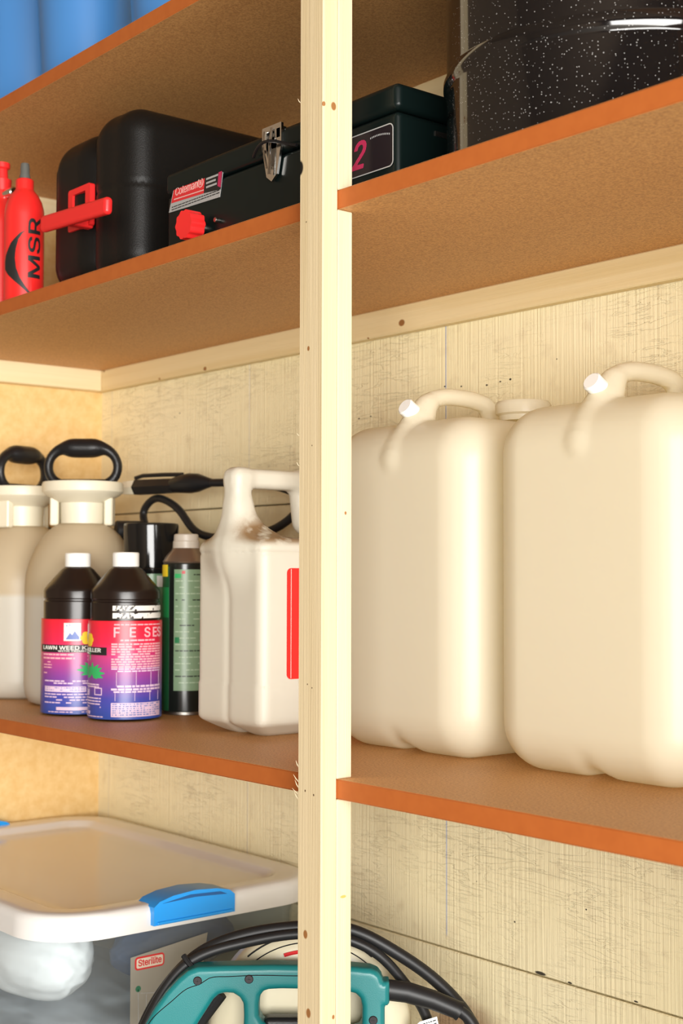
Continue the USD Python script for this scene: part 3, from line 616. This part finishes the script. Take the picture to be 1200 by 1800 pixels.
bdec(fb, 'emblem', prism([Z(*q) for q in ob], .0004), .0276, M_inkblack)
fb2 = fuel_bottle('red fuel bottle with red pump and silver knob at the left edge', (.322, -.352, ZB), 0, True)
pp = part(fb2, 'pump', lathe([(0, .174), (.0135, .174), (.0140, .190), (.0090, .192), (.0080, .205), (.0115, .207), (.0115, .214), (0, .2145)], 32), M_red)
_k = np.array([.77, .10, 0]); _k /= np.linalg.norm(_k)
part(pp, 'valve_knob', cyl(_k * .010 + [0, 0, .168], _k * .032 + [0, 0, .168], .0072, 20, .25), M_chrome, label='silver valve knob')

case = thing('tool_case', 'black moulded plastic case with red carry handle, between fuel bottle and camp stove', 'case', (.43, -.33, ZB + .0012))
def case_lid(p):
    d = s_rbox(p, (.068, .115, .108), (.068, .125, .108), .046)
    d = d + .0045 * np.exp(-((p[..., 0] - .026) / .004) ** 2) * (p[..., 1] < .02) - .0025 * np.exp(-((p[..., 0] - .012) / .005) ** 2)
    return np.maximum(d, -p[..., 2])
part(case, 'lid', nets(case_lid, (-.01, -.025, -.008), (.15, .26, .228), .0042), M_case, smooth=True)
def case_body(p):
    d = s_rbox(p, (.179, .115, .1115), (.050, .125, .1115), .036)
    d = smin(d, s_rbox(p, (.145, .118, .1065), (.03, .1225, .1065), .03), .022)
    return np.maximum(d + .0016 * np.exp(-((p[..., 2] - .120) / .0018) ** 2), -p[..., 2])
part(case, 'body', nets(case_body, (.112, -.02, -.008), (.24, .255, .235), .0042), M_case, smooth=True)
hb = rbox(.066, .238, -.052, -.040, .0715, .0935, .0055)
hb.apply_transform(trimesh.transformations.rotation_matrix(math.radians(3.0), [0, 1, 0], [.15, 0, .083]))
hd = part(case, 'carry_handle', cat_([hb]), M_red, label='red carry handle standing out from the case')
part(hd, 'handle_bracket', rbox(.112, .126, -.046, -.004, .077, .089, .003), M_red)
part(case, 'clasp', place(prism(rrect(.072, .080, .131, .136, .004).difference(rrect(.084, .089, .118, .128, .002)), .007), FRONT, (0, -.006, 0)), M_red, label='red clasp frame')
part(case, 'hinge_ring', tube([(.172, -.003, .080), (.173, -.0075, .0765), (.172, -.003, .073)], .0013, 8), M_chrome)
part(case, 'hinge_ring', tube([(.187, -.003, .080), (.188, -.0075, .0765), (.187, -.003, .073)], .0013, 8), M_chrome)

SX, SY = .742, -.340
st = thing('camp_stove', 'dark green two-burner camp stove in its closed case, partly behind the post', 'stove', (SX, SY, ZB))
part(st, 'lower_case', rbox(0, .415, 0, .265, .0, .080, .006), M_green)
part(st, 'lid', cat_([rbox(-.002, .417, -.002, .267, .081, .108, .007)]), M_green)
part(st, 'end_plate', box(.4145, .4165, .05, .11, .064, .069), M_steel, smooth=False)
part(st, 'end_knob', rbox(.414, .420, .055, .075, .020, .034, .002), M_green)
# maker's plate: a slanted parallelogram
plate = sg.Polygon([(.0055, .0595), (.0185, .0945), (.1205, .0930), (.1125, .0565)])
pl = part(st, 'maker_plate', place(prism(plate, .0006), FRONT, (0, -.0003, 0)), M_inkgrey)
FR = lambda m, l=.0009: place(m, FRONT, (0, -l, 0))
part(pl, 'red_field', FR(prism([(.0110, .0700), (.0195, .0930), (.0830, .0920), (.0800, .0675)], .0003)), M_inkred)
part(pl, 'dark_field', FR(prism([(.0803, .0675), (.0833, .0920), (.1190, .0915), (.1145, .0650)], .0003)), M_inkblack)
part(pl, 'dark_red_corner', FR(prism([(.1085, .0700), (.1115, .0905), (.1180, .0905), (.1145, .0670)], .0003), .0011), M_inkpink)
cm = text('Coleman', .0095, .0003, False, width=.047, italic=.12); cm.apply_translation([.0190, .0770, 0])
part(pl, 'maker_name', FR(cm, .0012), plain('print_pinkish', (.70, .42, .38), .45))
part(pl, 'maker_rule', FR(prism([(.0170, .0725), (.0175, .0738), (.0800, .0720), (.0797, .0708)], .0003), .0012), plain('print_pinkish2', (.70, .42, .38), .45))
part(pl, 'lantern_mark', FR(prism(sg.Point(.0735, .0815).buffer(.0058).difference(sg.Point(.0735, .0815).buffer(.0046)).union(sg.box(.0715, .0785, .0725, .0845)).union(sg.box(.0745, .0785, .0755, .0845)).union(sg.box(.0715, .081, .0755, .082)), .0003), .0012), plain('print_pinkish3', (.70, .42, .38), .45))
ms = []
for k, l in enumerate((.022, .024, .019, .021)): ms.append(prism(sg.box(.0855, .0865 - k * .0048, .0855 + l, .0888 - k * .0048), .0003))
part(pl, 'small_print', FR(cat_(ms), .0012), M_inkgrey)
ms = []; rr = random.Random(11)
for k in range(2):
    a = .012
    while a < .108: wd_ = rr.uniform(.003, .008); ms.append(prism(sg.box(a, .0612 + k * .0030, a + wd_, .0622 + k * .0030), .0003)); a += wd_ + .0012
part(pl, 'small_print', FR(cat_(ms), .0009), M_inkblack)
# right-hand badge with the figure 2
bd = rrect(.285, .0255, .410, .0690, .006)
bg = part(st, 'badge', FR(prism(bd, .0004), .0003), plain('badge_black', (.016, .012, .014), .15))
part(bg, 'badge_border', FR(prism(bd.difference(rrect(.2862, .0267, .4088, .0678, .005)), .0003), .0008), M_inkgrey)
tw = text('2', .027, .0003, True, italic=.25); tw.apply_translation([.3425, .034, 0])
part(bg, 'badge_figure', FR(tw, .0008), M_inkpink)
ms = [prism(affinity.translate(affinity.rotate(sg.box(-.0004, -.0009, .0004, .0009), -24 * (t_ - .3)), .376 + .028 * t_, .0605 + .004 * t_ - .006 * t_ * t_), .0003) for t_ in np.linspace(0, 1, 13)]
part(bg, 'small_print', FR(cat_(ms), .0008), M_inkgrey)
# knob, latch, wire
kn = sg.Polygon([(.0165 * (1 + .05 * math.cos(10 * a)) * math.cos(a), .0165 * (1 + .05 * math.cos(10 * a)) * math.sin(a)) for a in np.linspace(0, 2 * np.pi, 80, endpoint=False)])
kb = part(st, 'control_knob', place(prism(kn, .019), FRONT, (.0790, -.009, .0270)), M_red, label='red fluted control knob')
part(kb, 'stem', cyl((.0790, .002, .027), (.0790, -.011, .027), .006, 16), M_steel)
part(st, 'valve_screw', cyl((.110, .001, .030), (.110, -.006, .030), .003, 12), M_steel)
lt = part(st, 'latch', place(prism(sg.Polygon([(-.0165, .034), (.0165, .034), (.0165, .012), (.0085, -.020), (0, -.026), (-.0085, -.020), (-.0165, .012)]).difference(sg.Polygon([(-.0095, .030), (.0095, .030), (.0100, .012), (.0040, -.012), (-.0040, -.012), (-.0100, .012)])).buffer(.0008), .003), FRONT, (.2165, -.002, .078)), M_chrome, label='chrome latch')
part(lt, 'latch_plate', place(prism(sg.Polygon([(-.008, .026), (.008, .026), (.009, .01), (.004, -.013), (-.004, -.013), (-.009, .01)]), .0012), FRONT, (.2165, -.0008, .078)), M_steel)
part(lt, 'latch_wire', cat_([tube([(.2165 - .0115, -.006, .108), (.2165 - .0115, -.0075, .088), (.2165 - .004, -.0085, .066)], .0013, 8), tube([(.2165 + .002, -.006, .109), (.2165 + .002, -.0085, .090), (.2165 + .001, -.0085, .058)], .0018, 8)]), M_chrome)
part(lt, 'latch_hook', cat_([rbox(.2165 - .016, .2165 + .016, -.004, .004, .1065, .1095, .001), rbox(.2165 + .004, .2165 + .016, -.005, -.002, .096, .108, .001)]), M_chrome)
part(st, 'bail_wire', tube([(.185, -.006, .085), (.2, -.012, .090), (.2165, -.0145, .0925), (.235, -.012, .089), (.262, -.006, .080)], .0018, 8, 30), M_black)

# ------------------------------------------------------------------ speckled pot and blue canisters
pot = thing('canning_pot', 'large black enamel canning pot with white flecks on the middle shelf', 'pot', (1.327, -.215, ZB))
part(pot, 'wall', lathe([(0, 0), (.150, 0), (.157, .003), (.160, .009), (.160, .076), (.1610, .078), (.1632, .083), (.1632, .088), (.1610, .093), (.160, .095), (.160, .232), (.1615, .236), (.1645, .2375), (.1648, .241), (.1600, .242), (.1580, .240), (.1575, .012), (0, .012)], 128), M_speck, smooth=40)
part(pot, 'lid', lathe([(0, .2415), (.1625, .2415), (.1635, .2435), (.150, .248), (.10, .2535), (.03, .256), (0, .256)], 96), M_speck, smooth=40)
def canister(label, x, y, r):
    t = thing('blue_canister', label, 'canister', (x, y, ZA), 0, group='blue canisters')
    part(t, 'body', lathe([(0, 0), (r - .006, 0), (r - .002, .002), (r, .006), (r + .014, .235), (r + .010, .242), (0, .243)], 72), M_blue, smooth=40)
    part(t, 'lid', lathe([(0, .2405), (r + .018, .2405), (r + .020, .243), (r + .019, .258), (r + .012, .262), (0, .263)], 72), M_blue)
canister('blue plastic canister at the left edge, farthest of the three', .292, -.285, .085)
canister('blue plastic canister in the middle of the three, with a bright highlight', .486, -.306, .062)
canister('blue plastic canister on the right, mostly hidden by the shelf edge', .708, -.288, .070)

# ------------------------------------------------------------------ storage tub with white lid
def ring(x0, x1, y0, y1, r, z, n=10):
    p = []
    for cx, cy, a0 in ((x1 - r, y1 - r, 0), (x0 + r, y1 - r, 90), (x0 + r, y0 + r, 180), (x1 - r, y0 + r, 270)):
        for k in range(n + 1):
            a = math.radians(a0 + 90 * k / n); p.append((cx + r * math.cos(a), cy + r * math.sin(a), z))
    return np.array(p)
def loft(rings, cap0=True, cap1=True):
    n = len(rings[0]); v = np.vstack(rings); f = []
    for i in range(len(rings) - 1):
        for j in range(n):
            a, b, c, d = i * n + j, i * n + (j + 1) % n, (i + 1) * n + (j + 1) % n, (i + 1) * n + j
            f += [[a, b, c], [a, c, d]]
    for on_, i, flip in ((cap0, 0, True), (cap1, len(rings) - 1, False)):
        if on_:
            v = np.vstack([v, rings[i].mean(0)]); k = len(v) - 1
            for j in range(n):
                a, b = i * n + j, i * n + (j + 1) % n
                f.append([k, b, a] if flip else [k, a, b])
    return trimesh.Trimesh(v, f, process=False)
TX0, TX1, TY0, TY1 = .014, .660, -.448, -.014
def inset(d, z, r0=.085): return ring(TX0 + d, TX1 - d, TY0 + d, TY1 - d, max(r0 - d, .01), z)
tub = thing('storage_tub', 'clear plastic storage tub with white lid and blue latches on the floor', 'tub', (0, 0, FLOOR))
zz = lambda z: z - FLOOR
part(tub, 'body', loft([inset(.048, .0005), inset(.042, .006), inset(.026, zz(-.42)), inset(.021, zz(-.27)), inset(.016, zz(-.2425)), inset(.018, zz(-.2425)), inset(.023, zz(-.27)), inset(.028, zz(-.42)), inset(.044, .008)]), M_tub, smooth=50, label='clear body')
part(tub, 'lid', loft([inset(.030, zz(-.2425)), inset(.004, zz(-.2470)), inset(.0, zz(-.2462)), inset(0, zz(-.226)), inset(.0025, zz(-.2185)), inset(.009, zz(-.2152)), inset(.020, zz(-.2150)), inset(.040, zz(-.2158)), inset(.047, zz(-.2175)), inset(.054, zz(-.2235)), inset(.062, zz(-.2262)), inset(.085, zz(-.2270)), inset(.16, zz(-.2275))]), M_lid, smooth=50, label='white lid with sunken centre')
lp = sg.Polygon([(-.304, -.2395), (-.182, -.2395), (-.182, -.217), (-.190, -.2105), (-.210, -.2060), (-.243, -.2035), (-.276, -.2060), (-.296, -.2110), (-.304, -.217)])
for nm, x0, dep in (('latch', .628, .040), ('latch', .002, .034)):
    L = part(tub, nm, place(prism(affinity.translate(lp, 0, -FLOOR), dep), SIDE, (x0, 0, 0)), M_latch, smooth=30, label='blue latch')
    if dep == .040:
        part(L, 'latch_lip', rbox(.6665, .6705, -.300, -.186, zz(-.2390), zz(-.2350), .0015), M_latch)
        part(L, 'latch_slot', place(prism(affinity.translate(sg.Polygon([(-.292, -.2135), (-.250, -.2080), (-.205, -.2105), (-.194, -.2150), (-.243, -.2120)]), 0, -FLOOR), .0006), SIDE, (.6679, 0, 0)), plain('latch_dark', (.01, .09, .28), .4))
# maker's paper panel inside the end wall
px = .6395
pn = part(tub, 'paper_panel', place(prism(affinity.translate(sg.Polygon([(-.320, -.420), (-.232, -.420), (-.205, -.268), (-.320, -.281)]), 0, -FLOOR), .0006), SIDE, (px, 0, 0)), plain('paper_beige', (.30, .28, .235), .6), smooth=False)
SD = lambda m, l: place(m, SIDE, (px + l, 0, 0))
pill = lambda g: affinity.translate(affinity.rotate(rrect(-.0215 - g, -.0082 - g, .0215 + g, .0082 + g, .0045 + g), 0), -.2925, -.290 - FLOOR)
part(pn, 'badge', SD(prism(pill(.0), .0004), .0006), M_inkred, smooth=False)
part(pn, 'badge_field', SD(prism(pill(-.0022), .0004), .0009), plain('badge_cream', (.72, .62, .50), .5), smooth=False)
sm = text('Sterilite', .0078, .0003, True, center=True, width=.034); sm.apply_translation([-.2925, -.2932 - FLOOR, 0])
part(pn, 'badge_name', SD(sm, .0014), M_inkred, smooth=False)
part(pn, 'drawing', SD(cat_([prism(affinity.translate(sg.Point(-.309, -.321).buffer(.0038), 0, -FLOOR), .0003)]), .0007), plain('print_dark_green', (.03, .16, .09), .5), smooth=False)
part(pn, 'drawing_line', SD(cat_([prism(affinity.translate(sg.LineString(l).buffer(.0005), 0, -FLOOR), .0003) for l in ([(-.309, -.322), (-.308, -.365), (-.300, -.368)], [(-.305, -.327), (-.285, -.330), (-.262, -.310)], [(-.297, -.330), (-.297, -.36)])]), .0007), M_inkgrey, smooth=False)

def blob(c, rad, amp, freq, seed, sub=5):
    m = trimesh.creation.icosphere(sub, 1.0); v = m.vertices
    n = meshkit.fbm(v * freq + seed * 7.1, 4, seed) - .5; n2 = np.abs(meshkit.fbm(v * freq * .8 + seed * 3.3 + 40, 3, seed + 9) - .5)
    m.vertices = np.array(c) + v * np.array(rad) * (1 + amp * n - amp * 1.4 * n2)[:, None]
    return m
def placed_blob(m, z): m.apply_translation([0, 0, z]); return m
solo('plastic_bag', placed_blob(blob((.405, -.342, .190), (.150, .066, .066), .24, 1.0, 3), FLOOR), M_bag, 'crumpled white plastic bag inside the clear tub', 'bag', smooth=50)
solo('navy_cloth', placed_blob(blob((.562, -.205, .203), (.050, .095, .044), .22, 1.3, 5), FLOOR), M_navy, 'folded navy cloth inside the clear tub', 'cloth', smooth=50)
solo('grey_cloth', placed_blob(blob((.335, -.230, .078), (.255, .165, .060), .22, 2.0, 8), FLOOR), M_greycloth, 'grey cloth lying in the bottom of the clear tub', 'cloth', smooth=50)

# ------------------------------------------------------------------ circular saw
D_S = 1.55
_o = EYE + D_S * (_f + _r * (-100 / F_PX))
saw_rot = math.degrees(math.atan2(_r[1], _r[0]))
saw = thing('circular_saw', 'teal circular saw with cream blade guard and black cord, partly behind the post', 'saw', (_o[0], _o[1], FLOOR), saw_rot)
K = D_S / F_PX
def S(u, v, t=0.0): return np.array([(u - 500) * K, t, .2648 - FLOOR - K * (v - 900)])    # the saw's own side elevation
def poly_sd(x, y, pts):
    """Signed distance to a polygon (negative inside)."""
    P = np.array(pts, float); d = np.full(x.shape, 1e9); inside = np.zeros(x.shape, bool)
    for a, b in zip(P, np.roll(P, -1, 0)):
        e = b - a; wx, wy = x - a[0], y - a[1]
        t = np.clip((wx * e[0] + wy * e[1]) / (e @ e), 0, 1)
        d = np.minimum(d, np.hypot(wx - t * e[0], wy - t * e[1]))
        c = ((a[1] > y) != (b[1] > y)) & (x < (b[0] - a[0]) * (y - a[1]) / (b[1] - a[1] + 1e-12) + a[0])
        inside ^= c
    return np.where(inside, -d, d)
OUTER = [(232, 1885), (250, 1812), (262, 1787), (280, 1755), (300, 1727), (320, 1705), (337, 1691), (352, 1685), (400, 1683), (480, 1681), (560, 1682), (620, 1684), (652, 1687), (664, 1692), (671, 1701), (673, 1709), (683, 1709), (684, 1712), (684, 1745), (682, 1749), (676, 1750), (676, 1800), (674, 1885)]
HOLE1 = [(382, 1739), (391, 1731), (402, 1728), (416, 1729), (427, 1736), (433, 1746), (434, 1765), (432, 1850), (312, 1850), (345, 1796)]
HOLE2 = [(460, 1747), (462, 1733), (468, 1725), (477, 1722), (500, 1721), (560, 1722), (610, 1725), (626, 1729), (634, 1737), (637, 1750), (637, 1780), (632, 1788), (620, 1792), (500, 1788), (477, 1784), (466, 1777), (460, 1766)]
def saw_sdf(p):
    u = p[..., 0] / K + 500; v = (.2648 - FLOOR - p[..., 2]) / K + 900
    d2 = np.maximum(poly_sd(u, v, OUTER), -np.minimum(poly_sd(u, v, HOLE1), poly_sd(u, v, HOLE2))) * K
    r = .0065; a, b = d2 + r, np.abs(p[..., 1]) - (.0155 - r)
    return np.hypot(np.maximum(a, 0), np.maximum(b, 0)) + np.minimum(np.maximum(a, b), 0) - r
hm = nets(saw_sdf, (S(205, 1690))[0:1].tolist() + [-.034, float(S(0, 1935)[2])], [float(S(712, 0)[0]), .034, float(S(0, 1672)[2])], .0027)
hs = part(saw, 'handle', hm, M_teal, smooth=True, label='teal moulded handle')
def surf(u, v):
    ts = np.linspace(-.034, .0, 120); d = saw_sdf(np.array([S(u, v, t) for t in ts])); i = np.argmax(d < 0); return S(u, v, ts[i] if d.min() < 0 else 0)
for u, v in ((355, 1706), (443, 1703), (656, 1772)):
    a = surf(u, v); b = part(hs, 'screw', cyl(a + [0, .003, 0], a + [0, -.0016, 0], 7.5 * K, 20, .3), plain('screw_dark_%d' % u, (.05, .045, .05), .3, metallic=.8), label='dark screw')
    part(b, 'screw_slot', cat_([box(a[0] - .0030, a[0] + .0030, a[1] - .0019, a[1] - .0015, a[2] - .0005, a[2] + .0005), box(a[0] - .0005, a[0] + .0005, a[1] - .0019, a[1] - .0015, a[2] - .0030, a[2] + .0030)]), M_black)
seam = [surf(u, v) + [0, -.0001, 0] for u, v in ((266, 1790), (290, 1758), (315, 1737), (340, 1718), (362, 1710), (372, 1703), (400, 1699), (440, 1697), (500, 1697), (560, 1696))]
part(hs, 'seam', tube(seam, .00045, 5, 40), M_black)
# blade guard: a round cream housing behind the handle, with a dark groove and a red mark
gc_ = S(545, 1822); Rgd = 182 * K
prof = [(0, 0), (Rgd * .60, .001), (Rgd * .80, .004), (Rgd * .90, .009), (Rgd * .965, .016), (Rgd, .026), (Rgd, .050), (Rgd * .96, .056), (0, .058)]
gm = lathe(prof, 96); gm.apply_transform(trimesh.geometry.align_vectors([0, 0, 1], [0, 1, 0])); gm.apply_translation(gc_ + [0, .030, 0])
gd = part(saw, 'blade_guard', gm, M_guard, smooth=30, label='cream blade guard')
def garc(rr_, t, w, a0, a1, n=50): return tube([gc_ + [rr_ * math.cos(a), t, rr_ * math.sin(a)] for a in np.linspace(math.radians(a0), math.radians(a1), n)], w, 6)
part(gd, 'guard_groove', garc(Rgd * .875, .0378, .0007, 50, 130), M_black)
part(gd, 'guard_groove', garc(Rgd * .945, .0436, .0010, 50, 130), M_rubber)
part(gd, 'guard_stripe', garc(Rgd * .80, .0338, .0022, 62, 108), M_inkred)
part(saw, 'motor_housing', cyl(gc_ + [-.010, -.050, -.045], gc_ + [-.010, .03, -.045], .060, 48, .2), M_black, label='black motor housing')
part(saw, 'trigger', rbox(*(lambda a, b: (a[0], b[0], -.011, .011, b[2], a[2]))(S(468, 1772), S(560, 1830)), .006), M_black)
part(saw, 'brace', tube([S(392, 1738, .008), S(360, 1780, .008), S(325, 1840, .006)], .0075, 10), M_black)
part(saw, 'base_plate', rbox(-.16, .15, -.07, .085, .0, .006, .002), M_steel)
part(saw, 'lower_guard', cyl([gc_[0], .044, .120], [gc_[0], .062, .120], .092, 64, .1), M_steel)
part(saw, 'sole_bracket', rbox(-.10, .10, .03, .05, .004, .12, .004), M_guard)
sr = part(saw, 'strain_relief', tube([S(682, 1728), S(715, 1732), S(760, 1745), S(800, 1761), S(806, 1764)], [.0112, .0112, .0105, .0098, .0108], 18), M_rubber, label='black cord sleeve')
ca = [(806, 1764, 0), (826, 1782, 0), (840, 1815, 0), (848, 1880, .01), (838, 1980, .02), (800, 2060, .03)]
part(saw, 'cord', tube([S(*q) for q in ca], .0066, 12, 60), M_rubber)
cb = [(225, 1900, .02), (245, 1830, .022), (270, 1772, .024), (304, 1722, .026), (348, 1680, .026), (420, 1648, .026), (527, 1632, .028), (618, 1638, .030), (690, 1672, .030), (750, 1712, .032), (800, 1758, .034), (830, 1800, .036), (845, 1870, .04), (835, 1980, .05)]
part(saw, 'cord', tube([S(*q) for q in cb], .0072, 12, 120), M_rubber, label='black power cord looped over the guard')
cc = [(250, 1812, .008), (286, 1744, .010), (334, 1688, .012), (425, 1656, .016), (527, 1640, .018), (618, 1652, .020), (672, 1682, .022), (708, 1722, .026), (745, 1775, .030), (765, 1840, .034), (770, 1950, .04)]
part(saw, 'cord', tube([S(*q) for q in cc], .0058, 12, 120), M_rubber)
part(saw, 'cable_tie', tube([S(326, 1674, .010), S(334, 1683, .006), S(344, 1694, .006), S(352, 1704, .012)], .0032, 8), M_black)
tg = part(saw, 'tag', place(prism([((u - 500) * K, .2648 - FLOOR - K * (v - 900)) for u, v in ((725, 1800), (738, 1788), (768, 1779), (780, 1840), (735, 1852))], .0004), FRONT, (0, .012, 0)), M_white, smooth=False, label='white cord tag')
ms = []
for k in range(5):
    a, b = S(738 + k, 1794 + 5.5 * k), S(766 + k, 1785 + 5.5 * k)
    q = sg.LineString([(a[0], a[2]), (b[0], b[2])]).buffer(.0006, cap_style=2)
    for j in range(1, 6): q = q.difference(sg.Point(a[0] + (b[0] - a[0]) * (j + .3 * math.sin(k + j)) / 6, a[2] + (b[2] - a[2]) * j / 6).buffer(.0006))
    ms.append(prism(q, .0002))
part(tg, 'small_print', place(cat_(ms), FRONT, (0, .0116, 0)), M_inkblack, smooth=False)
